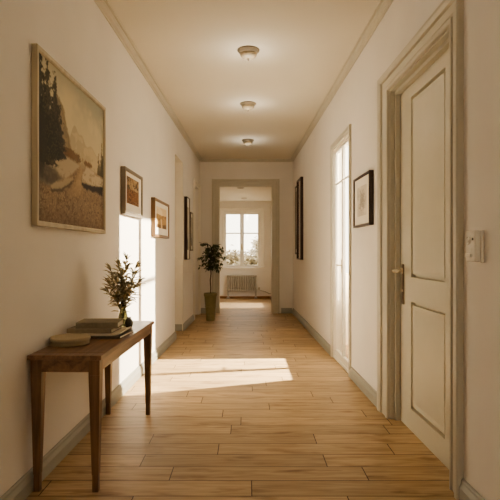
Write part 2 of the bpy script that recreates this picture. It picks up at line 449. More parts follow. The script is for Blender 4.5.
# ---------------- glazed door on the right (door_2)
yc = 5.28; loc, rot = on_right(yc, 0)
d2 = thing('door_2', 'tall glazed door letting sunlight in through the right wall', 'glazed door', loc, rot, kind='structure')
a, b = G1[0] - yc, G1[1] - yc
MB().ring_frame(a, b, 0, 2.36, [(0, -.001), (0, .012), (.006, .018), (.03, .018), (.036, .024), (.052, .024), (.058, .018), (.058, -.001)], closed=False, fs_=(1, 1.2, 1.1)).build('casing', M['trim'], d2)
m = MB(); g = .018
m.box(a, a + g, -.099, 0, 0, 2.36); m.box(b - g, b, -.099, 0, 0, 2.36); m.box(a + g, b - g, -.099, 0, 2.342, 2.36); m.box(a + g, b - g, -.099, 0, 0, .03)
m.build('door_frame', M['white'], d2)
for (x0, x1) in ((a + g, (a + b) / 2 - .002), ((a + b) / 2 + .002, b - g)):
    sash = MB(); w = .024
    sash.box(x0, x0 + w, -.045, -.012, .03, 2.342); sash.box(x1 - w, x1, -.045, -.012, .03, 2.342)
    sash.box(x0 + w, x1 - w, -.045, -.012, .03, .10); sash.box(x0 + w, x1 - w, -.045, -.012, 2.31, 2.342)
    sash.box(x0 + w, x1 - w, -.038, -.018, 1.955, 1.972)
    so = sash.build('door_leaf', M['white'], d2, bevel=.003)
    MB().box(x0 + w, x1 - w, -.030, -.026, .10, 2.31).build('glass_pane', M['glass'], so)
hx = (a + b) / 2 + .02
h = MB().tube([(hx, -.012, 1.06), (hx, .018, 1.06), (hx + .01, .024, 1.06), (hx + .1, .026, 1.06)], .008, 10); h.box(hx - .012, hx + .012, -.0118, -.006, .98, 1.12)
h.build('door_handle', M['brass'], d2, smooth=True)
# unseen parapet and slab added outside it to cut off the low sunlight
m = MB(); m.box(1.06, 1.36, 4.1, 6.5, -.2, -.02)
m.box(1.28, 1.36, 4.1, 6.5, -.02, .92)
struct(m, 'trim_added_parapet', M['concrete'])

# ---------------- deep white doorway on the left (door_3)
yc = 7.265; loc, rot = on_left(yc, 0)
d3 = thing('door_3', 'white door set deep in a tall reveal on the left wall', 'door', loc, rot, kind='structure')
a, b = yc - L1[1], yc - L1[0]
m = MB(); m.box(a, b, -.235, -.17, 0, 2.57); lf = m.build('door_leaf', M['white'], d3)
for (z0, z1) in ((.2, 1.0), (1.15, 2.4)):
    MB().ring_frame(a + .14, b - .14, z0, z1, [(0, -.1695), (0, -.162), (.015, -.158), (.025, -.163), (.025, -.1695)]).build('panel_moulding', M['white'], lf)
h = MB().tube([(a + .06, -.17, 1.12), (a + .06, -.105, 1.12), (a + .075, -.098, 1.12), (a + .17, -.098, 1.12)], .009, 10); h.box(a + .04, a + .08, -.1698, -.163, 1.02, 1.18)
h.build('lever_handle', M['brass'], lf, smooth=True)
m = MB(); m.box(a, a + .012, -.169, -.0005, 0, 2.57); m.box(b - .012, b, -.169, -.0005, 0, 2.57); m.box(a + .012, b - .012, -.169, -.0005, 2.558, 2.57)
m.build('jamb', M['white'], d3)
MB().box(a + .012, a + .024, -.168, -.01, 0, .1).build('skirting', M['base'], d3)

# ---------------- door near the end of the left wall (door_4)
yc = 9.25; loc, rot = on_left(yc, 0)
d4 = thing('door_4', 'cream cased door beside the potted tree at the end of the left wall', 'door', loc, rot, kind='structure')
a, b = yc - L2[1], yc - L2[0]
MB().ring_frame(a, b, 0, 2.40, arch_prof(.10, .028), closed=False).build('architrave', M['white'], d4)
m = MB(); m.box(a, b, -.12, -.08, 0, 2.40); lf = m.build('door_leaf', M['white'], d4)
for (z0, z1) in ((.2, .95), (1.1, 2.25)):
    MB().ring_frame(a + .12, b - .12, z0, z1, [(0, -.0795), (0, -.073), (.015, -.069), (.025, -.074), (.025, -.0795)]).build('panel_moulding', M['white'], lf)
h = MB().tube([(b - .06, -.08, 1.05), (b - .06, -.035, 1.05), (b - .16, -.033, 1.05)], .009, 10); h.box(b - .08, b - .04, -.0798, -.073, .95, 1.12)
h.build('lever_handle', M['brass'], lf, smooth=True)

# ---------------- far window (window_1) with sill
wx0, wx1, wz0, wz1 = WIN
w1 = thing('window_1', 'white double casement window at the end of the far room', 'window', (0, Y_BACK, 0), PI, kind='structure')
A, B = -wx1, -wx0                       # local x is mirrored
m = MB().ring_frame(A, B, wz0, wz1, [(0, -.001), (0, .014), (.02, .02), (.055, .02), (.06, .03), (.085, .03), (.088, .045), (.104, .045), (.108, .02), (.108, -.001)], closed=False)
m.build('casing', M['white'], w1)
m = MB(); e = .03
m.box(A, A + e, -.12, -.02, wz0, wz1); m.box(B - e, B, -.12, -.02, wz0, wz1); m.box(A + e, B - e, -.12, -.02, wz0, wz0 + e); m.box(A + e, B - e, -.12, -.02, wz1 - e, wz1)
m.build('window_frame', M['white'], w1)
mid = (A + B) / 2
for (x0, x1) in ((A + e, mid - .001), (mid + .001, B - e)):
    s = MB(); w = .03
    wm = .05
    l, r = (w, wm) if x0 < mid - .1 and x1 < mid else (wm, w)
    s.box(x0, x0 + l, -.10, -.045, wz0 + e, wz1 - e); s.box(x1 - r, x1, -.10, -.045, wz0 + e, wz1 - e)
    s.box(x0 + l, x1 - r, -.10, -.045, wz0 + e, wz0 + e + .035); s.box(x0 + l, x1 - r, -.10, -.045, wz1 - e - .03, wz1 - e)
    s.box(x0 + l, x1 - r, -.085, -.06, 1.672, 1.702); s.box(x0 + l, x1 - r, -.085, -.06, 1.19, 1.204)
    so = s.build('sash', M['white'], w1, bevel=.003)
    MB().box(x0 + l, x1 - r, -.075, -.071, wz0 + e + .035, wz1 - e - .03).build('glass_pane', M['glass'], so)
h = MB().box(mid - .012, mid + .012, -.045, -.038, 1.28, 1.40); h.tube([(mid, -.04, 1.36), (mid, -.02, 1.36), (mid, -.015, 1.35), (mid, -.015, 1.26)], .007, 8)
h.build('window_handle', M['brass'], w1)
MB().box(A - .13, B + .13, -.019, .09, .765, .80).build('window_sill', M['white'], w1, bevel=.006)
# unseen side window added to let the sun into the far room (added_window_2)
w2 = thing('added_window_2', 'added unseen side window of the far room', 'window', (FR_X1, 0, 0), PI / 2, kind='structure')
m = MB(); m.box(FW[0], FW[0] + .04, -.1, -.04, FW[2], FW[3]); m.box(FW[1] - .04, FW[1], -.1, -.04, FW[2], FW[3]); m.box(FW[0] + .04, FW[1] - .04, -.1, -.04, FW[2], FW[2] + .04); m.box(FW[0] + .04, FW[1] - .04, -.1, -.04, FW[3] - .04, FW[3])
m.build('window_frame', M['white'], w2); MB().box(FW[0] + .04, FW[1] - .04, -.072, -.068, FW[2] + .04, FW[3] - .04).build('glass_pane', M['glass'], w2)

m = MB(); q = RW_
m.box(q[0], q[0] + .05, -.09, -.02, q[2], q[3]); m.box(q[1] - .05, q[1], -.09, -.02, q[2], q[3]); m.box(q[0] + .05, q[1] - .05, -.09, -.02, q[2], q[2] + .05); m.box(q[0] + .05, q[1] - .05, -.09, -.02, q[3] - .05, q[3]); m.box(-.07, -.01, -.09, -.02, q[2] + .05, q[3] - .05)
m.build('window_frame', M['white'], w3)
for (x0, x1) in ((q[0] + .05, -.07), (-.01, q[1] - .05)): MB().box(x0, x1, -.06, -.056, q[2] + .05, q[3] - .05).build('glass_pane', M['glass'], w3)
# ------------------------------------------------------------------ pictures
rng = np.random.default_rng(5)
def vnoise(u, v, f, seed=0, oct_=4):
    out = np.zeros_like(u); amp = 1.; tot = 0.
    for k in range(oct_):
        r = np.random.default_rng(seed * 31 + k); n = int(f * 2 ** k) + 3
        g = r.random((n + 2, n + 2)); x = np.clip(u, 0, 1) * f * 2 ** k; y = np.clip(v, 0, 1) * f * 2 ** k
        xi = x.astype(int); yi = y.astype(int); fx = x - xi; fy = y - yi; fx = fx * fx * (3 - 2 * fx); fy = fy * fy * (3 - 2 * fy)
        out += amp * ((g[xi, yi] * (1 - fx) + g[xi + 1, yi] * fx) * (1 - fy) + (g[xi, yi + 1] * (1 - fx) + g[xi + 1, yi + 1] * fx) * fy)
        tot += amp; amp *= .55
    return out / tot
def col(c): return np.array(lin(c)[:3])
def mix(img, c, a):
    return img * (1 - a[..., None]) + (col(c) if isinstance(c, tuple) else c) * a[..., None]
def sm(x, a, b): t = np.clip((x - a) / (b - a), 0, 1); return t * t * (3 - 2 * t)

def landscape(u, v):
    n1 = vnoise(u, v, 5, 1); n2 = vnoise(u, v, 14, 2); n3 = vnoise(u, v, 46, 3, 3); n4 = vnoise(u, v, 110, 9, 2)
    img = np.zeros(u.shape + (3,)) + col((206, 194, 162))
    img = mix(img, (158, 156, 138), sm(v + .22 * u, .82, 1.22)); img = mix(img, (216, 202, 166), .6 * sm(n1, .45, .7) * (1 - sm(v, .85, 1)))
    def poly(pts, c, amt=1., soft=.012, rough=.035):
        """soft-edged convex polygon with a ragged outline"""
        nonlocal img
        d = np.full(u.shape, 9.); n = len(pts)
        area = sum(pts[i][0] * pts[(i + 1) % n][1] - pts[(i + 1) % n][0] * pts[i][1] for i in range(n))
        for i in range(n):
            (x0, y0), (x1, y1) = pts[i], pts[(i + 1) % n]; l = math.hypot(x1 - x0, y1 - y0)
            e = ((x1 - x0) * (v - y0) - (y1 - y0) * (u - x0)) / l * (1 if area > 0 else -1); d = np.minimum(d, e)
        m_ = sm(d + rough * (n2 - .5) + rough * .6 * (n3 - .5), -soft, soft); img = mix(img, c, m_ * amt); return m_
    # hazy peaks and the nearer cliff
    top = .56 + .15 * np.exp(-((u - .48) / .07) ** 2) + .10 * np.exp(-((u - .60) / .06) ** 2) + .07 * np.exp(-((u - .76) / .09) ** 2) + .02 * (n2 - .5)
    img = mix(img, (176, 160, 130), sm(top - v, -.008, .008) * .7); img = mix(img, (208, 192, 158), sm(top - v, 0, .02) * sm(n2 + .5 * (u - .6), .46, .6) * .6)
    c1 = poly([(.2, .40), (.48, .40), (.40, .60), (.30, .80), (.2, .86)], (134, 116, 88), .9); img = mix(img, (168, 148, 114), c1 * sm(n2 + .3 * (u - .3), .5, .6) * .6)
    # gravel ground with a pale path
    a = sm(.46 - .05 * np.abs(u - .6) + .02 * (n2 - .5) - v, -.01, .02)
    img = mix(img, (142, 120, 94), a); img = mix(img, (104, 82, 60), a * sm(n3, .5, .66) * .6); img = mix(img, (176, 154, 122), a * sm(n4, .54, .72) * .6)
    img = mix(img, (100, 72, 50), a * sm(.14 - v, 0, .14) * .45)
    c = .58 - .12 * sm(.45 - v, 0, .4); w = .03 + .12 * sm(.46 - v, 0, .4)
    img = mix(img, (190, 164, 128), a * sm(w - np.abs(u - c), -.03, .04) * sm(v, .15, .32) * .6)
    # autumn brush
    for (cu, cv, su, sv) in ((.15, .47, .26, .05), (.45, .49, .16, .04), (.95, .45, .08, .05), (.70, .48, .08, .03)):
        d = ((u - cu) / su) ** 2 + ((v - cv) / sv) ** 2
        img = mix(img, (104, 82, 56), sm(1.1 - d + 2.2 * (n2 - .5) + 1.2 * (n3 - .5), 0, .5) * .85); img = mix(img, (138, 100, 64), sm(.9 - d + 2.4 * (n4 - .5), 0.1, .5) * .5)
    # boulders
    poly([(.02, .25), (.16, .22), (.40, .34), (.56, .44), (.36, .46), (.07, .41)], (184, 168, 140))
    poly([(.02, .25), (.16, .22), (.30, .30), (.16, .36), (.03, .40)], (80, 70, 56), .9, .03)
    img = mix(img, (132, 116, 92), sm(n3, .54, .68) * sm(.40 - v, 0, .05) * sm(.5 - u, 0, .1) * sm(v, .24, .30) * .4)
    poly([(.15, .19), (.30, .215), (.47, .315), (.44, .335), (.28, .27), (.15, .235)], (92, 78, 60), .9, .008, .03); poly([(.15, .215), (.30, .235), (.46, .325), (.44, .345), (.28, .285), (.15, .245)], (178, 160, 130), .9, .008, .03)
    poly([(.585, .30), (.98, .28), (1.02, .38), (.995, .41), (.68, .465), (.60, .37)], (56, 46, 38)); p = poly([(.60, .335), (.99, .345), (1.02, .41), (.80, .45), (.675, .47), (.605, .39)], (196, 180, 152), 1., .01)
    img = mix(img, (140, 122, 98), p * sm(n3, .52, .66) * .5); poly([(.57, .425), (.64, .43), (.65, .465), (.59, .475)], (168, 152, 124), .9, .01, .02)
    # pines: a ragged dark stand on the left
    for (cu, h_, w_, b_) in ((.02, 1.12, .14, .36), (.11, 1.04, .12, .40), (.20, .97, .11, .42), (.26, .80, .10, .44), (.07, .86, .17, .36), (.16, .78, .16, .42)):
        t = np.clip((h_ - v) / (h_ - b_), 0, 1)
        jag = .70 + .30 * np.abs(((v * 19 + cu * 9 + .3 * n2) % 1) * 2 - 1)
        a = sm(w_ * t ** .8 * jag + .10 * (n3 - .5) - np.abs(u - cu), -.01, .02) * (v > b_ - .03 + .05 * n3) * (v < h_)
        img = mix(img, (46, 43, 30), a * .94); img = mix(img, (88, 80, 56), a * sm(n4 + .5 * (n2 - .5), .52, .7) * .6)
    img = mix(img, (58, 52, 38), sm(.13 + .12 * (n2 - .5) - u, 0, .06) * sm(v, .18, .34) * (1 - sm(v, .6, .7)) * .8)
    for (cu, h_, w_) in ((.97, .72, .05), (.91, .62, .04), (1.0, .62, .07)):
        t = np.clip((h_ - v) / (h_ - .44), 0, 1); a = sm(w_ * t + .05 * (n3 - .5) - np.abs(u - cu), -.006, .008) * (v > .44) * (v < h_)
        img = mix(img, (88, 78, 56), a * .85)
    return img * (1 - .22 * sm(np.abs(u - .5), .4, .52))[..., None]

def sepia(seed, light=0.):
    def f(u, v):
        n1 = vnoise(u, v, 4, seed); n2 = vnoise(u, v, 12, seed + 1); n3 = vnoise(u, v, 40, seed + 2, 3)
        img = np.zeros(u.shape + (3,)) + col((176, 150, 112))
        img = mix(img, (140, 112, 76), sm(n1, .4, .65)); h = .56 + .06 * (n1 - .5)
        img = mix(img, (108, 66, 34), sm(h - v, -.02, .02) * .9); img = mix(img, (74, 46, 26), sm(h - v, -.01, .03) * sm(n2, .5, .62) * .85)
        img = mix(img, (150, 96, 54), sm(h - v, 0, .05) * sm(n3, .54, .68) * .8)
        img = mix(img, (66, 52, 36), sm(n2 + .35 * np.abs(u - .5), .66, .74) * sm(v, .48, .58) * .85); img = mix(img, (200, 170, 124), sm(n3, .6, .7) * sm(h - v, -.05, 0) * .35)
        return img * (1 - light) + light * col((236, 214, 170))
    return f
def town(u, v):
    n1 = vnoise(u, v, 4, 41); n2 = vnoise(u, v, 14, 42); n3 = vnoise(u, v, 40, 43, 3)
    img = np.zeros(u.shape + (3,)) + col((222, 200, 158))
    img = mix(img, (240, 224, 190), sm(n1, .45, .65) * .7)
    sky = .62 + .05 * np.floor(((u * 7) % 1) * 2) / 2 + .05 * (vnoise(u, v * 0, 9, 44, 1) - .5)
    a = sm(sky - v, -.01, .01); img = mix(img, (176, 138, 88), a); img = mix(img, (120, 84, 48), a * sm(n2, .5, .62) * .8)
    img = mix(img, (208, 176, 124), a * sm(n3, .55, .66) * .7); img = mix(img, (96, 68, 42), sm(.20 - v + .08 * (n2 - .5), 0, .03) * .8)
    img = mix(img, (226, 202, 158), sm(.09 + .05 * (n2 - .5) - np.abs(u - .52 + .1 * v), 0, .03) * sm(.5 - v, 0, .1) * .8)
    return img
def sketch(u, v):
    n1 = vnoise(u, v, 4, 61); n2 = vnoise(u, v, 14, 62); n3 = vnoise(u, v, 45, 63, 3)
    img = np.zeros(u.shape + (3,)) + col((206, 198, 184))
    d = ((u - .5) / .36) ** 2 + ((v - .5) / .4) ** 2
    img = mix(img, (158, 150, 138), sm(n2 + .3 * (1 - d), .48, .72) * .7); img = mix(img, (120, 113, 104), sm(n3 + .25 * (1 - d), .66, .8) * .6)
    img = mix(img, (224, 217, 204), sm(n1, .58, .7) * .6)
    return img
def greyprint(u, v):
    n1 = vnoise(u, v, 3, 71); n2 = vnoise(u, v, 12, 72)
    img = np.zeros(u.shape + (3,)) + col((176, 166, 150)); img = mix(img, (110, 100, 88), sm(n1 + .3 * (.5 - v), .45, .62)); return mix(img, (200, 190, 172), sm(n2, .55, .7) * .5)

def paint_grid(name, x0, x1, z0, z1, y, fn, nx, nz, mat, parent):
    """flat picture surface, viewer's left is +x (pictures face +y)"""
    us, vs = np.meshgrid(np.linspace(0, 1, nx), np.linspace(0, 1, nz))
    img = np.clip(fn(us, vs), 0, 1)
    verts = [(x1 - (x1 - x0) * us[j, i], y, z0 + (z1 - z0) * vs[j, i]) for j in range(nz) for i in range(nx)]
    faces = [(j * nx + i, j * nx + i + 1, (j + 1) * nx + i + 1, (j + 1) * nx + i) for j in range(nz - 1) for i in range(nx - 1)]
    me = bpy.data.meshes.new(name); me.from_pydata(verts, [], faces)
    at = me.color_attributes.new('paint', 'FLOAT_COLOR', 'POINT')
    buf = np.ones((nx * nz, 4), dtype=np.float32); buf[:, :3] = img.reshape(-1, 3); at.data.foreach_set('color', buf.ravel())
    me.materials.append(mat); o = bpy.data.objects.new(name, me); C.objects.link(o); o.parent = parent
    return o

def picture(label, side, y0, y1, z0, z1, thick, fw, fmat, fn, matw=None, name='framed_picture', group=None, res=(70, 90), cat='picture', pic='print'):
    yc = (y0 + y1) / 2; zc = (z0 + z1) / 2
    loc, rot = (on_left if side == 'l' else on_right)(yc, zc)
    t = thing(name, label, cat, loc, rot, group)
    W, H = (y1 - y0) / 2, (z1 - z0) / 2
    MB().ring_frame(-W + fw, W - fw, -H + fw, H - fw, [(0, .002), (0, thick - .008), (fw * .2, thick - .003), (fw * .35, thick), (fw * .95, thick), (fw, thick - .003), (fw, .002)]).build('frame', fmat, t, bevel=.0015)
    yb = thick - .012
    MB().box(-W + fw * .8, W - fw * .8, .003, yb - .002, -H + fw * .8, H - fw * .8).build('backing', M['blackframe'], t)
    if matw is None:
        paint_grid('canvas' if pic == 'canvas' else 'print', -W + fw, W - fw, -H + fw, H - fw, yb, fn, *res, M['cavas'] if pic == 'canvas' else M['print'], t)
    else:
        l, r, bt, tp = matw        # mat widths: viewer's left, right, bottom, top
        ix0, ix1, iz0, iz1 = -W + fw + r, W - fw - l, -H + fw + bt, H - fw - tp
        mm = MB(); X0, X1, Z0, Z1 = -W + fw, W - fw, -H + fw, H - fw
        for q in ((X0, ix0, Z0, Z1), (ix1, X1, Z0, Z1), (ix0, ix1, Z0, iz0), (ix0, ix1, iz1, Z1)): mm.box(q[0], q[1], yb - .0015, yb + .001, q[2], q[3])
        mm.build('mat_board', M['mat'], t)
        paint_grid('print', ix0, ix1, iz0, iz1, yb - .0005, fn, *res, M['print'], t)
    return t

picture('large landscape painting of pines and boulders in a pale wooden frame', 'l', 2.535, 3.67, 1.334, 2.258, .034, .028, M['oakframe'], landscape, name='framed_painting', res=(300, 230), cat='painting', pic='canvas')
picture('taupe framed brown sepia landscape with white mat, nearest to the big painting', 'l', 4.18, 4.81, 1.52, 1.918, .042, .03, M['greyframe'], sepia(21), (.05, .09, .07, .035))
picture('bronze framed golden town view, low on the sunlit left wall', 'l', 5.36, 6.22, 1.366, 1.787, .045, .03, M['brownframe'], town, (.09, .11, .075, .05))
picture('tall black framed picture on the left wall beyond the deep white doorway', 'l', 7.74, 8.06, 1.08, 2.06, .05, .014, M['darkframe'], greyprint, (.06, .06, .14, .14), res=(24, 40))
picture('smaller grey framed picture between the tall black frame and the far left door', 'l', 8.34, 8.60, 1.22, 1.87, .03, .025, M['greyframe'], greyprint, (.03, .03, .06, .06), res=(24, 40))
picture('dark brown framed pencil sketch with wide white mat on the right wall', 'r', 4.01, 4.56, 1.418, 1.858, .04, .022, M['darkframe'], sketch, (.09, .09, .07, .07))
picture('narrow dark frame at the far end of the right wall beyond the mirror', 'r', 8.98, 9.25, 1.16, 2.40, .03, .03, M['blackframe'], greyprint, (.03, .03, .06, .06), res=(16, 40))
# wall mirror on the right
yc = 8.56; loc, rot = on_right(yc, 1.76)
mr = thing('wall_mirror', 'tall dark brown framed mirror on the right wall near the end doorway', 'mirror', loc, rot)
W, H, fw, th = .265, .69, .022, .05
MB().ring_frame(-W + fw, W - fw, -H + fw, H - fw, [(0, .002), (0, th - .012), (fw * .4, th), (fw * .9, th), (fw, th - .005), (fw, .002)]).build('frame', M['darkframe'], mr)
MB().box(-W + fw * .8, W - fw * .8, .003, th - .02, -H + fw * .8, H - fw * .8).build('mirror_glass', M['mirror'], mr)

# ------------------------------------------------------------------ intercom on the right wall
yc = 2.268; loc, rot = on_right(yc, 1.226)
ic = thing('intercom', 'ivory wall intercom panel beside the door on the right wall', 'intercom', loc, rot)
MB().box(-.048, .050, .001, .014, -.074, .072).build('back_plate', M['plastic'], ic, bevel=.003)
MB().box(-.045, .046, .0145, .040, -.071, .070).build('housing', M['plastic'], ic, bevel=.006, segs=3)
MB().lathe([(.021, 0), (.021, .004), (.017, .006), (.0155, .002), (.011, .002), (.010, .007), (.003, .009)], (.012, .0402, .028), 28, axis='y').build('dial', M['plastic'], ic, smooth=True)
MB().lathe([(.006, 0), (.006, .003), (.004, .004)], (-.026, .0402, .032), 16, axis='y').build('indicator', M['plasticd'], ic, smooth=True)
MB().box(-.026, .034, .0402, .052, -.050, -.032).build('push_bar', M['plastic'], ic, bevel=.004)
MB().box(-.022, .030, .0402, .042, -.022, -.006).build('name_strip', M['mat'], ic)

# ------------------------------------------------------------------ console table
TA = math.atan(.0233)
TL, TW, TH = 1.26, .372, .687
tloc = (-.892, 3.105, 0)
tb = thing('console_table', 'slim walnut console table with tapered legs against the left wall', 'table', tloc, -TA)
hw, hl = TW / 2, TL / 2
MB().box(-hw, hw, -hl, hl, TH - .024, TH).build('table_top', M['walnut'], tb, bevel=.004)
MB().box(-hw + .001, hw - .001, -hl + .075, -hl + .078, TH - .0005, TH + .0006).build('inlay_line', M['walnut_z'], tb)
LW, LF = .056, .030
ins = .012
for sx in (-1, 1):
    for sy in (-1, 1):
        cx, cy = sx * (hw - ins - LW / 2), sy * (hl - ins - LW / 2)
        fx, fy = cx + sx * (LW - LF) / 2 * .15, cy + sy * (LW - LF) / 2 * .15
        lg = MB()
        def q(x, y, w, z): return [(x - w / 2, y - w / 2, z), (x + w / 2, y - w / 2, z), (x + w / 2, y + w / 2, z), (x - w / 2, y + w / 2, z)]
        zt, za = TH - .024, .085
        k = 1 - za / zt
        ax, ay, aw = cx + (fx - cx) * k, cy + (fy - cy) * k, LW + (LF - LW) * k
        lg.hexa(q(ax, ay, aw, za), q(cx, cy, LW, TH - .10)); lg.hexa(q(cx, cy, LW, TH - .10), q(cx, cy, LW, zt))
        l = lg.build('leg', M['walnut_z'], tb, bevel=.002)
        MB().hexa(q(fx, fy, LF, 0), q(ax, ay, aw - .004, za - .0005)).build('foot', M['walnut_z'], l, bevel=.0015)
i0, i1 = hw - ins - LW, hl - ins - LW
for sy in (-1, 1): MB().box(-i0, i0, sy * (hl - ins - .012) - .009, sy * (hl - ins - .012) + .009, TH - .085, TH - .024).build('apron', M['walnut'], tb, bevel=.001)
for sx in (-1, 1): MB().box(sx * (hw - ins - .012) - .009, sx * (hw - ins - .012) + .009, -i1, i1, TH - .085, TH - .024).build('apron', M['walnut'], tb, bevel=.001)

# round box
rb = thing('round_box', 'round beige lidded box at the front of the console table', 'box', (-.985, 2.785, TH + .001))
MB().lathe([(.100, 0), (.107, .003), (.108, .007), (.103, .010), (.101, .0245)], n=48).build('box_body', M['boxin'], rb, smooth=True)
MB().lathe([(.102, .0247), (.108, .026), (.110, .029), (.109, .038), (.105, .042), (.060, .043), (.02, .0435)], n=48).build('lid', M['box'], rb, smooth=True)

# books: covers and page block
def book(label, x, y, z, w, l, h, rz, cmat, name='book', soft=False, cat='book'):
    t = thing(name, label, cat, (x, y, z), rz, )
    c = .004 if not soft else .0015
    m = MB(); m.box(-w / 2, w / 2, -l / 2, l / 2, 0, c); m.box(-w / 2, w / 2, -l / 2, l / 2, h - c, h); m.box(-w / 2, w / 2, -l / 2, -l / 2 + c, c, h - c)
    m.build('cover', cmat, t, bevel=.0015)
    MB().box(-w / 2 + .005, w / 2 - .005, -l / 2 + c + .0005, l / 2 - .006, c + .0002, h - c - .0002).build('pages', M['paper'], t)
    return t
z = TH + .001
book('dark soft-cover magazine at the bottom of the pile on the console table', -.905, 3.09, z, .34, .25, .014, -.10, M['bookC'], 'magazine', True, 'magazine')
# an open-edged sheaf of pages, curling at its right edge
sh = thing('magazine', 'pale curled magazine second from the bottom of the pile', 'magazine', (-.91, 3.09, z + .0145), -.03)
m = MB(); n = 12; W_, L_ = .33, .24
for k in range(n + 1):
    x = -W_ / 2 + W_ * k / n; lift = .012 * max(0, (k / n - .84) / .16) ** 2
    for (yy, zz) in ((-L_ / 2, 0), (L_ / 2, 0), (L_ / 2, .011), (-L_ / 2, .011)): m.v.append((x, yy, zz + lift))
for k in range(n):
    for j in range(4):
        j2 = (j + 1) % 4; m.f.append((k * 4 + j, k * 4 + j2, k * 4 + 4 + j2, k * 4 + 4 + j)); m.m.append(0)
m.f.append((3, 2, 1, 0)); m.m.append(0); m.f.append(tuple(n * 4 + j for j in range(4))); m.m.append(0)
m.build('pages', M['paper'], sh)
book('grey brown hardback in the middle of the pile on the console table', -.938, 3.085, z + .0265, .27, .21, .026, -.04, M['bookB'])
book('olive grey cloth book on top of the pile on the console table', -.905, 3.09, z + .053, .25, .19, .036, .05, M['bookA'])

# glass vase and branches
VX, VY = -.852, 3.44
vs = thing('vase', 'slim clear glass bottle vase holding olive branches on the console table', 'vase', (VX, VY, TH + .001))
prof = [(.020, 0), (.030, .003), (.032, .03), (.031, .07), (.024, .10), (.017, .125), (.016, .16), (.019, .175), (.0165, .175), (.0135, .16), (.0145, .125), (.021, .098), (.028, .07), (.029, .03), (.020, .008)]
MB().lathe(prof, n=28).build('glass_body', M['bottle'], vs, smooth=True)
jr = thing('jar', 'small dark rounded jar beside the glass vase', 'jar', (-.800, 3.39, TH + .001))
MB().lathe([(.016, 0), (.021, .003), (.026, .02), (.027, .035), (.022, .05), (.014, .06), (.013, .068), (.016, .072), (.010, .072)], n=28).build('jar_body', M['jar'], jr, smooth='all')

def leaf(mb, p, d, up, ln, w, mi=0, fold=.25):
    """one pointed leaf with a folded midrib, starting at p along d"""
    d = Vector(d).normalized(); s = d.cross(Vector(up))
    if s.length < 1e-3: s = d.cross(Vector((1, 0, 0)))
    s.normalize(); n = s.cross(d); p = Vector(p)
    a = p; t = p + d * ln - n * ln * .12
    m1 = p + d * ln * .35; m2 = p + d * ln * .7 - n * ln * .03
    mb.add([a, m1 + s * w * .5 + n * w * fold, m2 + s * w * .42 + n * w * fold, t, m2 - s * w * .42 + n * w * fold, m1 - s * w * .5 + n * w * fold, m1, m2],
           [(0, 6, 1), (1, 6, 7, 2), (2, 7, 3), (3, 7, 4), (4, 7, 6, 5), (5, 6, 0)], mi)

br = thing('olive_branches', 'bunch of dry olive leaf branches standing in the glass vase', 'plant', (VX, VY, TH + .012))
R = random.Random(3)
st = MB(); fo = MB()
tips = [(-.075, -.02, .40), (-.03, .03, .43), (.02, .0, .475), (.065, .02, .36), (.10, -.03, .31), (-.10, .02, .30), (.03, -.05, .40), (-.05, -.06, .33), (.07, .05, .42), (-.02, .06, .37), (.05, -.07, .27), (-.085, -.04, .24), (.0, -.03, .36)]
for (tx, ty, tz) in tips:
    pts = []
    for k in range(9):
        q = k / 8; e = q ** 1.8
        pts.append(Vector((tx * e + .006 * math.sin(q * 6 + tx * 30) * q, ty * e, tz * (q - .08 * e * q))))
    st.tube(pts, [.0022 - .0014 * k / 8 for k in range(9)], 6)
    for k in range(3, 9):
        for rep in range(5):
            p = pts[k] if k == 8 else pts[k].lerp(pts[k + 1], R.random())
            t = (pts[k] - pts[k - 1]).normalized(); an = R.random() * 2 * PI
            side = Vector((math.cos(an), math.sin(an), R.uniform(-.35, .35)))
            d = (t * R.uniform(.2, .9) + side).normalized() if k < 8 else (t * 1.3 + side * .6).normalized()
            leaf(fo, p, d, (0, 0, 1) if abs(d.z) < .9 else (1, 0, 0), R.uniform(.055, .085), R.uniform(.015, .022))
# drooping thin leaves lower down
for k in range(60):
    an = R.random() * 2 * PI; z0 = R.uniform(.17, .30); p = Vector((.03 * math.cos(an), .03 * math.sin(an), z0))
    d = Vector((math.cos(an), math.sin(an), R.uniform(-.6, .25))); leaf(fo, p, d, (0, 0, 1), R.uniform(.06, .11), R.uniform(.011, .017))
st.build('stems', M['twig'], br, smooth=True); fo.build('foliage', M['leafV'], br)

# ------------------------------------------------------------------ potted tree by the end doorway
pt = thing('potted_tree', 'small leafy tree in a tall olive glazed pot beside the end doorway', 'plant', (-.640, 8.75, 0))
MB().lathe([(.070, 0), (.074, .004), (.080, .10), (.085, .102), (.086, .112), (.082, .114), (.092, .24), (.098, .243), (.099, .253), (.094, .256), (.105, .42), (.112, .432), (.116, .45), (.116, .478), (.112, .484), (.104, .484), (.100, .45)], n=40).build('pot', M['pot'], pt, smooth=True)
MB().lathe([(.03, .43), (.1, .435), (.101, .452), (.05, .462), (.01, .466)], n=28).build('soil', M['soil'], pt, smooth=True)
R = random.Random(11)
tr = MB(); fo = MB()
trunk = [Vector((0, 0, .445)), Vector((.006, .0, .58)), Vector((-.004, .004, .70)), Vector((.01, 0, .82)), Vector((.004, .0, .97)), Vector((.02, 0, 1.12)), Vector((.03, .0, 1.28))]
tr.tube(trunk, [.011, .010, .0095, .009, .008, .006, .003], 10)
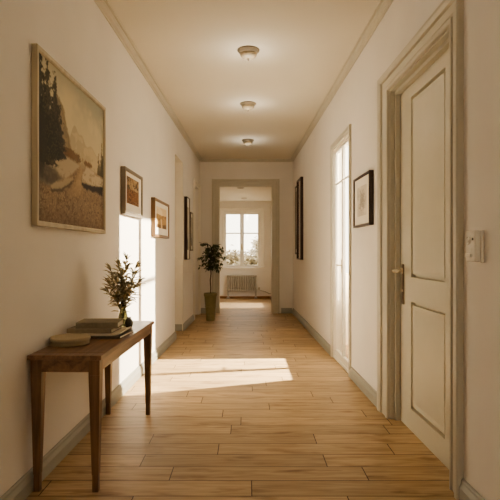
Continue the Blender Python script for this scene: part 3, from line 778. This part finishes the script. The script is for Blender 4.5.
def twig(p0, d, ln, nl, size):
    pts = [Vector(p0)]; d = Vector(d).normalized()
    for k in range(5):
        d = (d + Vector((R.uniform(-.2, .2), R.uniform(-.2, .2), -.22 + R.uniform(-.05, .05)))).normalized(); pts.append(pts[-1] + d * ln / 5)
    tr.tube(pts, [.004, .0035, .003, .0024, .0018, .001], 6)
    for k in range(nl):
        i = R.randint(1, 5); p = pts[i] if i == 5 else pts[i].lerp(pts[i + 1], R.random())
        dd = Vector((R.uniform(-1, 1), R.uniform(-1, 1), R.uniform(-1.1, .35))); leaf(fo, p, dd, (0, 0, 1) if abs(dd.z) < .8 else (1, 0, 0), R.uniform(.05, .08), R.uniform(.026, .038))
for k in range(26):
    q = k / 25; i = 3.75 + q * 2.25; a = int(min(5, i)); p = trunk[a].lerp(trunk[a + 1], i - a)
    an = k * 2.4; rise = .35 + .7 * q
    lx = 1.15 if math.cos(an) > 0 else .85
    twig(p, (math.cos(an) * lx, math.sin(an), rise), R.uniform(.13, .24) * (1.1 - .5 * abs(q - .5)), 24, 1)
tr.build('trunk', M['bark'], pt, smooth=True); fo.build('foliage', M['leafT'], pt)

# ------------------------------------------------------------------ radiator under the far window
rd = thing('radiator', 'pale cast column radiator under the far window', 'radiator', (-.13, Y_BACK - .085, 0))
N = 13; RW = .77; rz0, rz1 = .20, .605
for k in range(N):
    x = -RW / 2 + RW * (k + .5) / N
    m = MB()
    for yy in (-.035, .035):
        m.tube([(x, yy, rz0 + .02), (x, yy, rz1 - .02)], .023, 10)
    for zz in (rz0 + .025, rz1 - .03): m.box(x - .028, x + .028, -.06, .06, zz - .025, zz + .025)
    m.build('radiator_section', M['radiator'], rd, bevel=.008, smooth=True)
for x in (-.355, .355):
    m = MB().box(x - .04, x + .04, -.045, .045, 0, .03); m.hexa([(x - .022, -.03, .03), (x + .022, -.03, .03), (x + .022, .03, .03), (x - .022, .03, .03)], [(x - .02, -.04, rz0), (x + .02, -.04, rz0), (x + .02, .04, rz0), (x - .02, .04, rz0)])
    m.build('foot', M['radiator'], rd, bevel=.003)
m = MB().tube([(.385, 0, .225), (.45, 0, .225), (.47, 0, .215), (.60, .02, .18), (.70, .03, .13), (.742, .03, .125)], .011, 10)
m.lathe([(.02, 0), (.022, .02), (.022, .05), (.015, .06)], (.44, 0, .236), 16)
m.build('pipe', M['radiator'], rd, smooth=True)

# ------------------------------------------------------------------ ceiling lights
def ceiling_light():
    t = thing('ceiling_light', '', 'ceiling light', (0, 0, CEIL))
    MB().lathe([(.098, -.0008), (.100, -.006), (.098, -.012), (.090, -.017), (.084, -.026), (.078, -.032), (.070, -.034)], n=48).build('base_ring', M['nickel'], t, smooth=True)
    MB().lathe([(.074, -.0345), (.076, -.042), (.070, -.056), (.056, -.068), (.034, -.076), (.012, -.079)], n=48, rib=-.05).build('glass_shade', M['frost'], t)
    MB().lathe([(.012, -.0785), (.013, -.083), (.006, -.086), (.008, -.092), (.004, -.098)], n=16).build('finial', M['nickel'], t, smooth=True)
    return t
l0 = ceiling_light()
lt = [(4.48, 'nearest ribbed glass flush ceiling light, largest of the row'), (6.09, 'middle ribbed glass flush ceiling light of the row'), (8.08, 'farthest ribbed glass flush ceiling light, close to the end wall')]
def copy_thing(o):
    r = o.copy(); C.objects.link(r)
    for ch in list(o.children):
        c = ch.copy(); C.objects.link(c); c.parent = r
        for g in list(ch.children):
            d = g.copy(); C.objects.link(d); d.parent = c
    return r
for i, (y, lab) in enumerate(lt):
    o = l0 if i == 0 else copy_thing(l0)
    o.location = (.013, y, CEIL); o['label'] = lab; o['group'] = 'flush ceiling lights along the corridor'
# two small discs on the far room's ceiling
def disc(y, x, lab):
    t = thing('small_ceiling_light', lab, 'ceiling light', (x, y, CEIL2), group='small ceiling lights in the far room')
    MB().lathe([(.075, -.0008), (.076, -.008), (.062, -.012), (.056, -.006)], n=32).build('rim', M['nickel'], t, smooth=True)
    MB().lathe([(.055, -.0055), (.05, -.012), (.02, -.016)], n=32).build('diffuser', M['frost'], t, smooth=True)
disc(10.15, -.13, 'small round ceiling light just past the doorway head')
disc(12.1, -.07, 'small round ceiling light close to the far window')

# ------------------------------------------------------------------ outside
def outside_tree(label, x, y, zb, h, r, nl, seed, group=None, tall=False):
    nl *= 2
    R = random.Random(seed)
    t = thing('hazy_tree', label, 'tree', (x, y, zb), group=group)
    tk = MB().tube([(0, 0, 0), (.1, 0, h * .3), (0, .05, h * .6), (.05, 0, h * .9)], [.16, .13, .09, .04], 10)
    fo = MB(); cl = []
    for k in range(26):
        an = R.random() * 2 * PI; q = R.random(); rr = r * math.sqrt(R.random()) * (1 - .5 * abs(q - .45)); z = h * ((.3 if not tall else .35) + .65 * q)
        c = Vector((rr * math.cos(an), rr * math.sin(an), z)); cl.append(c)
        tk.tube([(0.03, 0, z * .7), tuple(c * .6 + Vector((0, 0, z * .36))), tuple(c)], [.05, .03, .01], 6)
    for k in range(nl):
        c = R.choice(cl); s = r * (.30 if not tall else .2)
        p = c + Vector((R.gauss(0, s), R.gauss(0, s), R.gauss(0, s * .8))); d = Vector((R.uniform(-1, 1), R.uniform(-1, 1), R.uniform(-1, .6)))
        leaf(fo, p, d, (0, 0, 1) if abs(d.z) < .8 else (1, 0, 0), R.uniform(.18, .30), R.uniform(.12, .20))
    tk.build('trunk', M['barkO'], t, smooth=True); fo.build('foliage', M['leafO'], t)
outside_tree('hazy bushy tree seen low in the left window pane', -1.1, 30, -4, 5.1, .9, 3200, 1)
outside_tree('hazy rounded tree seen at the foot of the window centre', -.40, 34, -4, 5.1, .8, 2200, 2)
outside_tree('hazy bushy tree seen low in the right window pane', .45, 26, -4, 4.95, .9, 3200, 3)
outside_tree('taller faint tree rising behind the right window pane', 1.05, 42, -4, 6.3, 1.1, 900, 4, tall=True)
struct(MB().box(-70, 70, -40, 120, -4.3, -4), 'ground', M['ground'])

# ------------------------------------------------------------------ world and lights
w = bpy.data.worlds.new('sky'); bpy.context.scene.world = w; w.use_nodes = True
nt = w.node_tree; nt.nodes.clear()
o = nt.nodes.new('ShaderNodeOutputWorld'); bg = nt.nodes.new('ShaderNodeBackground')
tc = nt.nodes.new('ShaderNodeTexCoord'); sp = nt.nodes.new('ShaderNodeSeparateXYZ'); rp = nt.nodes.new('ShaderNodeValToRGB')
nt.links.new(tc.outputs['Generated'], sp.inputs[0]); nt.links.new(sp.outputs[2], rp.inputs[0])
rp.color_ramp.elements[0].color = (1, .91, .72, 1); rp.color_ramp.elements[1].color = (.95, .93, .90, 1)
nt.links.new(rp.outputs[0], bg.inputs[0]); bg.inputs[1].default_value = 3.0; nt.links.new(bg.outputs[0], o.inputs[0])

def spot(name, loc, target, power, color, size, radius=.03, blend=.1):
    l = bpy.data.lights.new(name, 'SPOT'); l.energy = power; l.color = color; l.spot_size = size; l.spot_blend = blend; l.shadow_soft_size = radius
    o = bpy.data.objects.new(name, l); C.objects.link(o); o.location = loc
    o.rotation_euler = (Vector(target) - Vector(loc)).to_track_quat('-Z', 'Y').to_euler(); return o
SUN = (1, .90, .71)
spot('low_sun', (3.4, 5.76, 3.2), (.98, 5.28, 1.2), 5000, SUN, math.radians(64))
spot('far_room_sun', (3.6, 11.25, 3.7), (.6, 11.25, 1.0), 1700, SUN, math.radians(50))
for y in (2.6, 4.48, 6.09, 8.08):  # the one nearest the camera is an added fill without a fixture
    l = bpy.data.lights.new('lamp_and_fill', 'POINT'); l.energy = 1.4 if y < 3 else 1.9; l.color = (1, .93, .80); l.shadow_soft_size = .05
    o = bpy.data.objects.new('lamp_and_fill', l); C.objects.link(o); o.location = (.013, y, CEIL - .26)

# ------------------------------------------------------------------ camera
cd = bpy.data.cameras.new('camera'); cam = bpy.data.objects.new('camera', cd); C.objects.link(cam)
cam.location = (0, 0, EYE); cam.rotation_euler = (PI / 2, 0, 0)
cd.sensor_width = 36; cd.lens = 36; cd.shift_x = .006; cd.shift_y = .004; cd.clip_start = .05
S = bpy.context.scene; S.camera = cam
S.view_settings.view_transform = 'AgX'; S.view_settings.look = 'AgX - Medium High Contrast'; S.view_settings.exposure = .70
S.cycles.max_bounces = 12; S.cycles.diffuse_bounces = 8; S.cycles.transparent_max_bounces = 12
